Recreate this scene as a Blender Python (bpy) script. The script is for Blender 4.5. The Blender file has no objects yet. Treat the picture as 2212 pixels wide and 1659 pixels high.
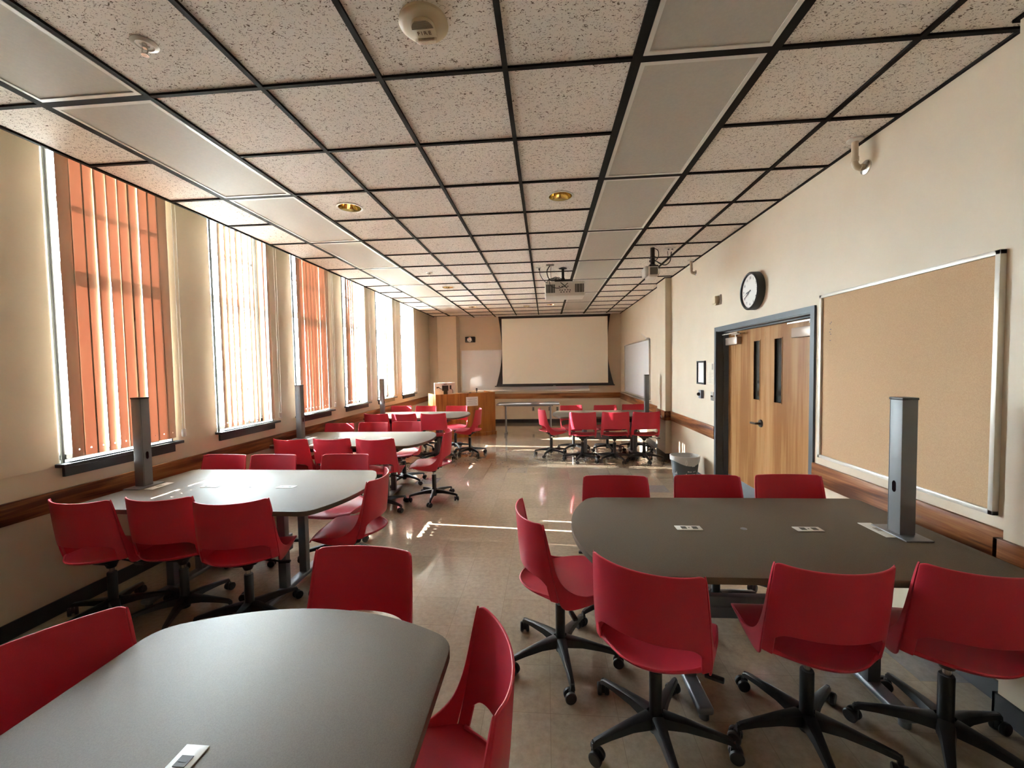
import bpy, bmesh, math, random
from mathutils import Vector, Matrix
random.seed(7)
PI = math.pi
SC = bpy.context.scene
COL = SC.collection
CH = 1.593            # camera height
ZC = 2.998            # suspended ceiling
XL, XR, YF, YB = -3.25, 2.07, 11.6, -2.4

# ------------------------------------------------------------------ materials
def new_mat(name):
    m = bpy.data.materials.new(name); m.use_nodes = True
    nt = m.node_tree; b = nt.nodes['Principled BSDF']
    return m, nt, b
def setp(b, **k):
    names = dict(col='Base Color', rough='Roughness', metal='Metallic', spec='Specular IOR Level', coat='Coat Weight', coatr='Coat Roughness', trans='Transmission Weight', ior='IOR')
    for kk, v in k.items():
        s = b.inputs[names[kk]]
        s.default_value = (*v, 1) if kk == 'col' else v
def plain(name, col, rough=.5, metal=0., **k):
    m, nt, b = new_mat(name); setp(b, col=col, rough=rough, metal=metal, **k); return m
def ramp(nt, stops):
    r = nt.nodes.new('ShaderNodeValToRGB'); e = r.color_ramp.elements
    while len(e) < len(stops): e.new(.5)
    for el, (p, c) in zip(e, stops): el.position = p; el.color = (*c, 1)
    return r
def tex(nt, kind, scale=(1, 1, 1), rot=(0, 0, 0), **k):
    tc = nt.nodes.new('ShaderNodeTexCoord'); mp = nt.nodes.new('ShaderNodeMapping')
    mp.inputs['Scale'].default_value = scale; mp.inputs['Rotation'].default_value = rot
    nt.links.new(tc.outputs['Object'], mp.inputs['Vector'])
    t = nt.nodes.new(kind)
    for kk, v in k.items():
        if kk in t.inputs: t.inputs[kk].default_value = v
        else: setattr(t, kk, v)
    nt.links.new(mp.outputs['Vector'], t.inputs['Vector'])
    return t
def bump(nt, b, h, strength, dist=.001):
    n = nt.nodes.new('ShaderNodeBump'); n.inputs['Strength'].default_value = strength; n.inputs['Distance'].default_value = dist
    nt.links.new(h, n.inputs['Height']); nt.links.new(n.outputs['Normal'], b.inputs['Normal'])

def mottled(name, c1, c2, scale, rough=.6, bstr=.0, dist=.001, **k):
    m, nt, b = new_mat(name); setp(b, rough=rough, **k)
    t = tex(nt, 'ShaderNodeTexNoise', Scale=scale, Detail=3.)
    r = ramp(nt, [(.35, c1), (.65, c2)]); nt.links.new(t.outputs['Fac'], r.inputs['Fac'])
    nt.links.new(r.outputs['Color'], b.inputs['Base Color'])
    if bstr: bump(nt, b, t.outputs['Fac'], bstr, dist)
    return m
def oak(name, dark, mid, light, axis, rough=.4, gs=1., cath=0.):
    """straight grained oak, grain along axis"""
    m, nt, b = new_mat(name); setp(b, rough=rough, spec=.22)
    s = [38*gs, 38*gs, 38*gs]; s['xyz'.index(axis)] = 1.6*gs
    t = tex(nt, 'ShaderNodeTexNoise', scale=tuple(s), Scale=1., Detail=5., Roughness=.6, Distortion=.4 + cath)
    s2 = [7*gs, 7*gs, 7*gs]; s2['xyz'.index(axis)] = .8*gs
    t2 = tex(nt, 'ShaderNodeTexNoise', scale=tuple(s2), Scale=1., Detail=2., Distortion=cath*2)
    mx = nt.nodes.new('ShaderNodeMath'); mx.operation = 'MULTIPLY_ADD'; mx.inputs[1].default_value = .6
    ad = nt.nodes.new('ShaderNodeMath'); ad.operation = 'MULTIPLY'; ad.inputs[1].default_value = .4
    nt.links.new(t.outputs['Fac'], ad.inputs[0]); nt.links.new(t2.outputs['Fac'], mx.inputs[0]); nt.links.new(ad.outputs[0], mx.inputs[2])
    r = ramp(nt, [(.40, dark), (.5, mid), (.61, light)]); nt.links.new(mx.outputs[0], r.inputs['Fac'])
    nt.links.new(r.outputs['Color'], b.inputs['Base Color'])
    bump(nt, b, t.outputs['Fac'], .15, .0006)
    return m

M = {}
M['wall'] = mottled('cream_wall_paint', (.62, .53, .40), (.645, .55, .42), 3., rough=.5, spec=.35)
M['red'] = mottled('red_plastic', (.54, .028, .055), (.58, .033, .062), 400., rough=.42, bstr=.15, dist=.0004, spec=.45)
M['black'] = plain('black_plastic', (.012, .012, .014), .42)
M['black_gloss'] = plain('black_gloss', (.008, .008, .01), .15)
M['bar'] = plain('black_ceiling_bar', (.014, .011, .010), .75, spec=.15)
M['laminate'] = mottled('grey_laminate', (.108, .082, .058), (.132, .102, .074), 350., rough=.55, spec=.25)
M['lam_edge'] = plain('grey_edge_band', (.27, .25, .23), .4)
M['metal'] = plain('grey_powder_coat', (.20, .21, .23), .38, .55)
M['tower'] = plain('grey_tower_metal', (.19, .195, .205), .5, .3)
M['alu'] = plain('aluminium', (.62, .60, .56), .33, .85)
M['alu_white'] = plain('pale_aluminium', (.66, .62, .56), .35, .3)
M['frame'] = plain('slate_grey_paint', (.045, .052, .062), .45)
M['frame_dk'] = plain('dark_grey_sill_paint', (.030, .036, .040), .4)
M['base'] = plain('dark_rubber_base', (.022, .022, .025), .45)
M['white'] = plain('white_plastic', (.72, .70, .66), .4)
M['offwhite'] = plain('ivory_plastic', (.60, .50, .34), .45)
M['plate'] = plain('pale_grey_plate', (.66, .66, .63), .4)
M['paper'] = plain('paper', (.74, .72, .72), .7)
M['ink'] = plain('grey_ink', (.10, .10, .14), .7)
M['diffuser'] = mottled('prismatic_diffuser', (.50, .475, .43), (.53, .50, .45), 60., rough=.65, spec=.2)
M['screen'] = plain('screen_fabric', (.86, .87, .77), .75)
M['whiteboard'] = plain('whiteboard_face', (.76, .80, .84), .12, spec=.6)
M['cork'] = mottled('tan_cork', (.46, .30, .165), (.54, .365, .21), 260., rough=.85, bstr=.3, dist=.0006)
m, nt, b = new_mat('brass_reflector'); setp(b, col=(.85, .70, .36), rough=.10, metal=1.)
t = tex(nt, 'ShaderNodeTexNoise', scale=(1, 1, .15), Scale=45., Detail=1.); bump(nt, b, t.outputs['Fac'], .25, .004); M['brass'] = m
M['chrome'] = plain('steel', (.6, .58, .55), .25, 1.)
M['bronze'] = plain('dark_bronze', (.09, .075, .065), .3, .9)
M['sat_brown'] = plain('closer_cover', (.36, .27, .215), .35, .3)
M['glass_dark'] = plain('door_lite_glass', (.03, .035, .035), .06, spec=.8)
M['bag'] = plain('clear_bin_liner', (.55, .56, .55), .3)
M['bin'] = plain('grey_bin_plastic', (.075, .09, .098), .45)
M['foil'] = plain('silver_reflector', (.75, .75, .75), .12, 1.)
M['rail'] = oak('oak_rail', (.085, .024, .008), (.23, .080, .026), (.36, .155, .058), 'y', .35, 1., .6)
M['rail_x'] = oak('oak_rail_front', (.16, .055, .02), (.30, .12, .045), (.38, .17, .07), 'x', .35, 1., .6)
M['door'] = oak('oak_door', (.27, .125, .045), (.36, .185, .075), (.43, .24, .105), 'z', .27, .7)
M['lectern'] = oak('oak_lectern', (.20, .062, .014), (.32, .112, .024), (.40, .155, .035), 'z', .35, .5, .8)
M['wall_pipe'] = plain('ivory_pipe_paint', (.62, .53, .40), .3)
M['socket'] = plain('dark_socket', (.02, .018, .018), .4)
M['steel_plate'] = plain('steel_wall_plate', (.34, .31, .27), .35, .4)

# clear window glass that lets the sun straight through
m, nt, b = new_mat('window_glass'); nt.nodes.remove(b)
out = nt.nodes['Material Output']; tr = nt.nodes.new('ShaderNodeBsdfTransparent'); gl = nt.nodes.new('ShaderNodeBsdfGlossy'); mx = nt.nodes.new('ShaderNodeMixShader')
gl.inputs['Roughness'].default_value = .02; mx.inputs[0].default_value = .06
nt.links.new(tr.outputs[0], mx.inputs[1]); nt.links.new(gl.outputs[0], mx.inputs[2]); nt.links.new(mx.outputs[0], out.inputs[0]); M['glass'] = m
# clear strobe lens
m, nt, b = new_mat('clear_lens'); nt.nodes.remove(b)
out = nt.nodes['Material Output']; tr = nt.nodes.new('ShaderNodeBsdfTransparent'); gl = nt.nodes.new('ShaderNodeBsdfGlossy'); mx = nt.nodes.new('ShaderNodeMixShader')
gl.inputs['Roughness'].default_value = .05; mx.inputs[0].default_value = .35
nt.links.new(tr.outputs[0], mx.inputs[1]); nt.links.new(gl.outputs[0], mx.inputs[2]); nt.links.new(mx.outputs[0], out.inputs[0]); M['lens'] = m
# blind fabric: beige front, lets a red glow through when the sun strikes the back
m, nt, b = new_mat('blind_fabric'); setp(b, col=(.34, .275, .205), rough=.8, spec=.1)
out = nt.nodes['Material Output']; tl = nt.nodes.new('ShaderNodeBsdfTranslucent'); tl.inputs['Color'].default_value = (.75, .20, .10, 1)
mx = nt.nodes.new('ShaderNodeMixShader'); mx.inputs[0].default_value = .0075
nt.links.new(b.outputs[0], mx.inputs[1]); nt.links.new(tl.outputs[0], mx.inputs[2]); nt.links.new(mx.outputs[0], out.inputs[0]); M['slat'] = m

# acoustic ceiling tile: little dark fissures and pinholes
m, nt, b = new_mat('fissured_ceiling_tile'); setp(b, rough=.85, spec=.2)
t1 = tex(nt, 'ShaderNodeTexNoise', scale=(1, 1.6, 1), Scale=62., Detail=1.5, Distortion=1.4)
t2 = tex(nt, 'ShaderNodeTexNoise', Scale=150., Detail=1.)
t3 = tex(nt, 'ShaderNodeTexNoise', Scale=1.1, Detail=1.)
r1 = ramp(nt, [(.615, (0, 0, 0)), (.66, (1, 1, 1))]); r2 = ramp(nt, [(.66, (0, 0, 0)), (.72, (.7, .7, .7))])
nt.links.new(t1.outputs['Fac'], r1.inputs['Fac']); nt.links.new(t2.outputs['Fac'], r2.inputs['Fac'])
mxx = nt.nodes.new('ShaderNodeMath'); mxx.operation = 'MAXIMUM'
nt.links.new(r1.outputs['Color'], mxx.inputs[0]); nt.links.new(r2.outputs['Color'], mxx.inputs[1])
rb = ramp(nt, [(.35, (.83, .785, .735)), (.65, (.87, .82, .765))]); nt.links.new(t3.outputs['Fac'], rb.inputs['Fac'])
mc = nt.nodes.new('ShaderNodeMix'); mc.data_type = 'RGBA'
nt.links.new(mxx.outputs[0], mc.inputs['Factor']); nt.links.new(rb.outputs['Color'], mc.inputs['A']); mc.inputs['B'].default_value = (.17, .125, .095, 1)
nt.links.new(mc.outputs['Result'], b.inputs['Base Color']); M['tile'] = m

# waxed vinyl floor tiles
m, nt, b = new_mat('waxed_vinyl_floor'); setp(b, spec=.55, coat=.8, coatr=.04)
bt = tex(nt, 'ShaderNodeTexBrick', Scale=1., offset=0., squash=1.)
bt.inputs['Color1'].default_value = (.0, .0, .0, 1); bt.inputs['Color2'].default_value = (1, 1, 1, 1); bt.inputs['Mortar'].default_value = (.5, .5, .5, 1)
bt.inputs['Mortar Size'].default_value = .0012; bt.inputs['Brick Width'].default_value = .3048; bt.inputs['Row Height'].default_value = .3048; bt.inputs['Bias'].default_value = 0.
rc = ramp(nt, [(0., (.36, .29, .21)), (.5, (.39, .315, .23)), (.955, (.41, .335, .25)), (.985, (.27, .245, .235))])
nt.links.new(bt.outputs['Color'], rc.inputs['Fac'])
sp = tex(nt, 'ShaderNodeTexNoise', Scale=28., Detail=6., Roughness=.7)
rs = ramp(nt, [(.3, (.80, .80, .80)), (.7, (1.12, 1.12, 1.12))]); nt.links.new(sp.outputs['Fac'], rs.inputs['Fac'])
mm = nt.nodes.new('ShaderNodeMix'); mm.data_type = 'RGBA'; mm.blend_type = 'MULTIPLY'; mm.inputs['Factor'].default_value = 1.
nt.links.new(rc.outputs['Color'], mm.inputs['A']); nt.links.new(rs.outputs['Color'], mm.inputs['B'])
mj = nt.nodes.new('ShaderNodeMix'); mj.data_type = 'RGBA'; nt.links.new(bt.outputs['Fac'], mj.inputs['Factor'])
nt.links.new(mm.outputs['Result'], mj.inputs['A']); mj.inputs['B'].default_value = (.27, .215, .155, 1)
nt.links.new(mj.outputs['Result'], b.inputs['Base Color'])
wv = tex(nt, 'ShaderNodeTexNoise', Scale=3.2, Detail=2., Distortion=.5)
rr = ramp(nt, [(.3, (.10, .10, .10)), (.7, (.24, .24, .24))]); nt.links.new(wv.outputs['Fac'], rr.inputs['Fac']); nt.links.new(rr.outputs['Color'], b.inputs['Roughness'])
wv2 = tex(nt, 'ShaderNodeTexNoise', Scale=7., Detail=1.)
bump(nt, b, wv2.outputs['Fac'], .25, .004); M['floor'] = m

# ------------------------------------------------------------------ geometry helpers
class MB:
    """collects shapes, builds ONE mesh object; world coordinates are given relative to origin o"""
    def __init__(s, o=(0, 0, 0)):
        s.bm = bmesh.new(); s.o = Vector(o)
    def _app(s, bm2, mat=None):
        if mat: bmesh.ops.transform(bm2, matrix=mat, verts=bm2.verts)
        me = bpy.data.meshes.new('tmp'); bm2.to_mesh(me); bm2.free(); s.bm.from_mesh(me); bpy.data.meshes.remove(me)
        return s
    def box(s, a, b, bev=0., mat=None, seg=2, axis=None):
        a = Vector(a); b = Vector(b)
        lo = Vector([min(a[i], b[i]) for i in range(3)]); hi = Vector([max(a[i], b[i]) for i in range(3)])
        t = bmesh.new(); bmesh.ops.create_cube(t, size=1.)
        for v in t.verts: v.co = Vector([lo[i] + (v.co[i] + .5)*(hi[i] - lo[i]) for i in range(3)])
        if bev:
            ed = [e for e in t.edges if axis is None or abs((e.verts[0].co - e.verts[1].co)[axis]) > 1e-6 and all(abs((e.verts[0].co - e.verts[1].co)[k]) < 1e-6 for k in range(3) if k != axis)]
            bmesh.ops.bevel(t, geom=ed, offset=bev, segments=seg, affect='EDGES', profile=.5)
        return s._app(t, mat)
    def cyl(s, p0, p1, r0, r1=None, n=20, cap=True, mat=None):
        p0 = Vector(p0); p1 = Vector(p1); r1 = r0 if r1 is None else r1
        d = p1 - p0; t = bmesh.new()
        bmesh.ops.create_cone(t, cap_ends=cap, segments=n, radius1=r0, radius2=r1, depth=d.length)
        q = Vector((0, 0, 1)).rotation_difference(d.normalized()).to_matrix().to_4x4()
        Mx = Matrix.Translation((p0 + p1)/2) @ q
        if mat: Mx = mat @ Mx
        return s._app(t, Mx)
    def lathe(s, prof, c=(0, 0, 0), n=28, mat=None):
        t = bmesh.new(); rings = []
        for r, z in prof:
            if r < 1e-6: rings.append([t.verts.new((0, 0, z))])
            else: rings.append([t.verts.new((r*math.cos(2*PI*i/n), r*math.sin(2*PI*i/n), z)) for i in range(n)])
        for A, B in zip(rings, rings[1:]):
            for i in range(n):
                j = (i + 1) % n
                f = [A[i % len(A)], A[j % len(A)], B[j % len(B)], B[i % len(B)]]
                u = []
                for v in f:
                    if v not in u: u.append(v)
                if len(u) > 2:
                    try: t.faces.new(u)
                    except ValueError: pass
        Mx = Matrix.Translation(c)
        if mat: Mx = Mx @ mat
        return s._app(t, Mx)
    def tube(s, pts, r, n=8, smooth=True, rs=None):
        pts = [Vector(p) for p in pts]
        if smooth and len(pts) > 2:                      # catmull-rom
            q = []; P = [2*pts[0] - pts[1]] + pts + [2*pts[-1] - pts[-2]]
            for i in range(1, len(P) - 2):
                for k in range(6):
                    u = k/6; a, b_, c, d = P[i-1], P[i], P[i+1], P[i+2]
                    q.append(.5*((2*b_) + (c - a)*u + (2*a - 5*b_ + 4*c - d)*u*u + (3*b_ - a - 3*c + d)*u**3))
            q.append(pts[-1]); pts = q
        t = bmesh.new(); rings = []; up = Vector((.13, .31, .94)).normalized()
        for i, p in enumerate(pts):
            d = (pts[min(i+1, len(pts)-1)] - pts[max(i-1, 0)]).normalized()
            x = d.cross(up)
            if x.length < .05: x = d.cross(Vector((1, 0, 0)))
            x.normalize(); y = d.cross(x); rad = rs[i] if rs else r
            rings.append([t.verts.new(p + rad*(x*math.cos(2*PI*k/n) + y*math.sin(2*PI*k/n))) for k in range(n)])
        for A, B in zip(rings, rings[1:]):
            for k in range(n): t.faces.new([A[k], A[(k+1) % n], B[(k+1) % n], B[k]])
        t.faces.new(rings[0][::-1]); t.faces.new(rings[-1])
        return s._app(t)
    def prism(s, poly, z0, z1, bev=0., mat=None):
        t = bmesh.new(); vs = [t.verts.new((x, y, z0)) for x, y in poly]; f = t.faces.new(vs)
        r = bmesh.ops.extrude_face_region(t, geom=[f]); vv = [g for g in r['geom'] if isinstance(g, bmesh.types.BMVert)]
        for v in vv: v.co.z = z1
        bmesh.ops.recalc_face_normals(t, faces=t.faces)
        if bev:
            ed = [e for e in t.edges if abs(e.verts[0].co.z - e.verts[1].co.z) < 1e-6]
            bmesh.ops.bevel(t, geom=ed, offset=bev, segments=2, affect='EDGES', profile=.5)
        return s._app(t, mat)
    def quad(s, *pts):
        vs = [s.bm.verts.new(p) for p in pts]; s.bm.faces.new(vs); return s
    def mesh(s, me, mat=None):
        t = bmesh.new(); t.from_mesh(me); return s._app(t, mat)
    def build(s, name, mat, parent=None, smooth=35):
        bmesh.ops.translate(s.bm, vec=-s.o, verts=s.bm.verts)
        bmesh.ops.recalc_face_normals(s.bm, faces=s.bm.faces)
        me = bpy.data.meshes.new(name); s.bm.to_mesh(me); s.bm.free()
        me.materials.append(M[mat] if isinstance(mat, str) else mat)
        if smooth:
            me.shade_smooth(); me.set_sharp_from_angle(angle=math.radians(smooth))
        o = bpy.data.objects.new(name, me); COL.objects.link(o)
        if parent: o.parent = parent
        else: o.location = s.o
        return o

def tag(o, label=None, cat=None, group=None, kind=None):
    if label: o['label'] = label
    if cat: o['category'] = cat
    if group: o['group'] = group
    if kind: o['kind'] = kind
    return o
def empty(name, loc, label, cat, rz=0., group=None):
    o = bpy.data.objects.new(name, None); COL.objects.link(o); o.empty_display_size = .1
    o.location = loc; o.rotation_euler = (0, 0, rz)
    return tag(o, label, cat, group)
def struct(name, mb, mat, label=None, smooth=35):
    o = mb.build(name, mat, smooth=smooth); o['kind'] = 'structure'
    return o
def children(o): return [c for c in bpy.data.objects if c.parent == o]
def copy_tree(o, parent=None):
    c = o.copy(); COL.objects.link(c); c.parent = parent
    for ch in children(o): copy_tree(ch, c)
    return c
def text_mesh(txt, size, depth=.0008, align='CENTER', gap=1.):
    cu = bpy.data.curves.new('t', 'FONT'); cu.body = txt; cu.size = size; cu.extrude = depth; cu.align_x = align; cu.align_y = 'CENTER'; cu.space_character = gap
    ob = bpy.data.objects.new('t', cu); COL.objects.link(ob)
    bpy.context.view_layer.update()
    me = bpy.data.meshes.new_from_object(ob.evaluated_get(bpy.context.evaluated_depsgraph_get()))
    bpy.data.objects.remove(ob); bpy.data.curves.remove(cu)
    return me
def bake(ob):
    bpy.context.view_layer.update()
    me = bpy.data.meshes.new_from_object(ob.evaluated_get(bpy.context.evaluated_depsgraph_get()))
    ob.modifiers.clear(); ob.data = me
    me.shade_smooth(); me.set_sharp_from_angle(angle=math.radians(50))
    return ob
# frame whose local x,y lie on the right wall as seen from the room (local z points into the room)
def on_right(x, y, z): return Matrix.Translation((x, y, z)) @ Matrix(((0, 0, -1, 0), (-1, 0, 0, 0), (0, 1, 0, 0), (0, 0, 0, 1)))

# ------------------------------------------------------------------ the room
WIN = [ (2.49, 0), (3.82, 0), (5.12, 0), (6.43, 0), (7.74, 0), (9.10, 0)]
WW = .82; ZS = .985; ZWT = 3.30
fl = MB().box((XL - .3, YB - .2, -.05), (XR + .9, YF + .3, 0))
struct('floor', fl, 'floor')
w = MB()
w.box((XL - .3, YB, 0), (XL, YF + .2, ZS - .01)).box((XL - .3, YB, ZWT), (XL, YF + .2, 3.5))
prev = YB
for y0, hid in WIN:
    w.box((XL - .3, prev, ZS - .012), (XL, y0, ZWT + .002), bev=.03, seg=4, axis=2); prev = y0 + WW
w.box((XL - .3, prev, ZS - .012), (XL, YF + .2, ZWT + .002), bev=.03, seg=4, axis=2)
struct('wall_left', w, 'wall')
w = MB()
DY0, DY1, DZ = 3.40, 5.18, 1.972
w.box((XR, YB, 0), (XR + .25, DY0, 3.5)).box((XR, DY1, 0), (XR + .25, YF + .2, 3.5)).box((XR, DY0, DZ), (XR + .25, DY1, 3.5))
w.box((1.972, 7.0, 0), (XR + .01, 7.5, 3.2)).box((1.99, 1.3, 0), (XR + .01, 1.945, 3.2))
struct('wall_right', w, 'wall')
w = MB().box((XL - .3, YF, 0), (XR + .3, YF + .2, 3.5))
w.prism([(-2.43, YF + .01), (-2.43, 11.17), (-2.96, 11.17), (XL - .01, 11.39), (XL - .01, YF + .01)], 0, 3.2)
struct('wall_front', w, 'wall', smooth=30)
struct('wall_back', MB().box((XL - .3, YB - .2, 0), (XR + .3, YB, 3.5)), 'wall')

struct('ground', MB().box((-60, -40, -1.3), (XL - .3, 60, -1.2)), plain('outdoor_paving', (.30, .30, .28), .9))
# suspended ceiling: tiles as one pierced sheet
GX = [-3.065, -2.597, -1.998, -1.391, -.782, -.172, .440, 1.049, 1.658, XR]
GY = [2.007 + .6096*k for k in range(-8, 16)]
GY = [YB] + [g for g in GY if g > YB + .05] + [YF]
DL = [(-1.69, 3.54), (.142, 3.53), (-1.696, 7.21), (-1.69, 9.63), (.13, 9.63)]
RDL = .098
c = MB(); zt = ZC + .012
for xa, xb in zip(GX, GX[1:]):
    for ya, yb in zip(GY, GY[1:]):
        h = [d for d in DL if xa < d[0] < xb and ya < d[1] < yb]
        if not h: c.quad((xa, ya, zt), (xb, ya, zt), (xb, yb, zt), (xa, yb, zt)); continue
        hx, hy = h[0]; n = 32; bm = c.bm
        ring = [bm.verts.new((hx + RDL*math.cos(2*PI*i/n), hy + RDL*math.sin(2*PI*i/n), zt)) for i in range(n)]
        outer = []
        for i in range(n):
            cx, cy = math.cos(2*PI*i/n), math.sin(2*PI*i/n)
            tx = ((xb - hx) if cx > 0 else (xa - hx))/cx if abs(cx) > 1e-9 else 1e9
            ty = ((yb - hy) if cy > 0 else (ya - hy))/cy if abs(cy) > 1e-9 else 1e9
            k = min(tx, ty); outer.append(bm.verts.new((hx + k*cx, hy + k*cy, zt)))
        for i in range(n): bm.faces.new([ring[i], ring[(i+1) % n], outer[(i+1) % n], outer[i]])
        for X in (xa, xb):
            for Y in (ya, yb):
                for i in range(n):
                    a, b_ = outer[i], outer[(i+1) % n]
                    if (abs(a.co.x - X) < 1e-6 and abs(b_.co.y - Y) < 1e-6) or (abs(a.co.y - Y) < 1e-6 and abs(b_.co.x - X) < 1e-6):
                        if abs(a.co.x - b_.co.x) > 1e-6 and abs(a.co.y - b_.co.y) > 1e-6: bm.faces.new([a, b_, bm.verts.new((X, Y, zt))])
struct('ceiling', c, 'tile', smooth=0)
struct('ceiling_slab', MB().box((XL - .3, YB - .2, 3.5), (XR + .9, YF + .2, 3.6)), 'wall')
g = MB()
for i, x in enumerate(GX[1:-1]):
    wd = .022 if i in (0, 5, 6) else .0125
    g.box((x - wd, YB, ZC), (x + wd, YF, zt + .002))
for y in GY[1:-1]:
    kk = round((y - 2.007)/.6096)
    segs = [(GX[0], XR)] if kk % 2 == 0 or kk > 14 else [(GX[0], GX[1]), (GX[2], GX[6]), (GX[7], XR)]
    for xa, xb in segs: g.box((xa, y - .0105, ZC + .001), (xb, y + .0105, zt + .002))
    if kk % 2 == 0 and kk <= 14:
        for xa, xb in ((GX[1], GX[2]), (GX[6], GX[7])): g.box((xa, y - .019, ZC + .0005), (xb, y + .019, zt + .002))
g.box((GX[0] - .012, YB, ZC - .002), (GX[0] + .008, YF, ZC + .06)).box((XR - .016, YB, ZC), (XR, 7., zt)).box((XR - .016, 7.5, ZC), (XR, YF, zt)).box((1.956, 6.984, ZC), (1.972, 7.516, zt)).box((1.956, 6.984, ZC), (XR, 7., zt))
g.box((1.974, 1.3, ZC), (1.99, 1.961, zt)).box((1.974, 1.945, ZC), (XR, 1.961, zt))
struct('trim_1', g, 'bar')

# rails (oak chair rail), base boards
r = MB()
r.box((XL, YB, .69), (XL + .022, 11.37, .825), bev=.003)
struct('trim_2', r, 'rail')
r = MB().box((-2.43, YF - .022, .68), (XR - .02, YF, .828), bev=.003)
r.prism([(-2.43 + .02, YF), (-2.41, 11.15), (-2.97, 11.15), (XL + .0, 11.365), (XL, 11.39), (-2.96, 11.172), (-2.43, 11.172), (-2.43, YF)], .685, .828)
struct('trim_3', r, 'rail_x')
r = MB()
for a, b_ in ((1.965, 3.35), (5.228, 6.98), (7.52, YF)): r.box((XR - .022, a, .655), (XR, b_, .81), bev=.003)
r.box((1.95, 6.978, .655), (1.972, 7.522, .81), bev=.003).box((1.95, 6.978, .655), (XR, 7.0, .81), bev=.003).box((1.95, 7.5, .655), (XR, 7.522, .81), bev=.003)
r.box((1.968, 1.3, .655), (1.99, 1.967, .80), bev=.003).box((1.968, 1.945, .655), (XR, 1.967, .80), bev=.003)
struct('trim_4', r, 'rail')
struct('baseboard_left', MB().box((XL, YB, 0), (XL + .012, 11.37, .10)), 'base')
struct('baseboard_front', MB().box((-2.43, YF - .012, 0), (XR, YF, .10)).prism([(-2.418, YF), (-2.418, 11.158), (-2.962, 11.158), (XL, 11.375), (XL, 11.39), (-2.96, 11.17), (-2.43, 11.17), (-2.43, YF)], 0, .10), 'base')
bb = MB()
for a, b_ in ((1.945, 3.35), (5.228, 7.0), (7.5, YF)): bb.box((XR - .012, a, 0), (XR, b_, .10))
bb.box((1.96, 6.988, 0), (1.972, 7.512, .10)).box((1.96, 6.988, 0), (XR, 7., .1)).box((1.978, 1.3, 0), (1.99, 1.957, .10)).box((1.978, 1.945, 0), (XR, 1.957, .10))
struct('baseboard_right', bb, 'base')

# ------------------------------------------------------------------ windows and blinds
XG = XL - .155
wi = 0
def make_window(y0, idx):
    f = MB()
    y1 = y0 + WW; st = .06
    f.box((XG - .03, y0, ZS), (XG + .03, y0 + .12, ZWT)).box((XG - .03, y1 - st, ZS), (XG + .03, y1, ZWT))
    f.box((XG - .03, y0, ZS), (XG + .03, y1, ZS + .045)).box((XG - .03, y0, ZWT - .06), (XG + .03, y1, ZWT))
    f.box((XG - .028, y0, 2.31), (XG + .028, y1, 2.385)).box((XG - .012, y0, 2.81), (XG + .012, y1, 2.84))
    f.box((XL - .012, y0, ZS), (XL + .004, y0 + .012, ZWT)).box((XL - .012, y1 - .012, ZS), (XL + .004, y1, ZWT))
    o = struct('window_%d' % idx, f, 'frame')
    p = MB().box((XG - .004, y0 + st, ZS + .045), (XG + .004, y1 - st, ZWT - .06)).build('pane', 'glass', o)
    s_ = MB().box((XG, y0, ZS - .012), (XL + .065, y1, ZS + .012), bev=.004).box((XL - .01, y0 - .045, ZS - .012), (XL + .07, y1 + .045, ZS + .012), bev=.004)
    s_.build('window_sill', 'frame_dk', o)
    MB().box((XL, y0 - .005, .905), (XL + .02, y1 + .005, ZS - .012)).build('apron', 'frame_dk', o)
    return o
def slat_mesh(tw):
    """one vertical slat standing on its lower edge, hung along z, gently curved, with a small keyhole near the bottom"""
    bm = bmesh.new(); W_ = .0455; H = 2.13; xs = [-W_, -W_*.5, -.0035, .0035, W_*.5, W_]; zs = [0, .045, .053, .3, .7, 1.1, 1.6, H]
    G = []
    for z in zs:
        a = tw*(1 - z/H)
        row = []
        for x in xs:
            cv = .004*(1 - (x/W_)**2)
            row.append(bm.verts.new((cv*math.cos(a) + x*math.sin(a), x*math.cos(a) - cv*math.sin(a), z)))
        G.append(row)
    for i in range(len(zs) - 1):
        for j in range(len(xs) - 1):
            if i == 1 and j == 2: continue
            bm.faces.new([G[i][j], G[i][j+1], G[i+1][j+1], G[i+1][j]])
    me = bpy.data.meshes.new('slat'); bm.to_mesh(me); bm.free(); me.materials.append(M['slat']); me.shade_smooth()
    return me
TW = [-.22, -.12, -.04, .05, .13, .24]
SLATS = [slat_mesh(t) for t in TW]
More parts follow.
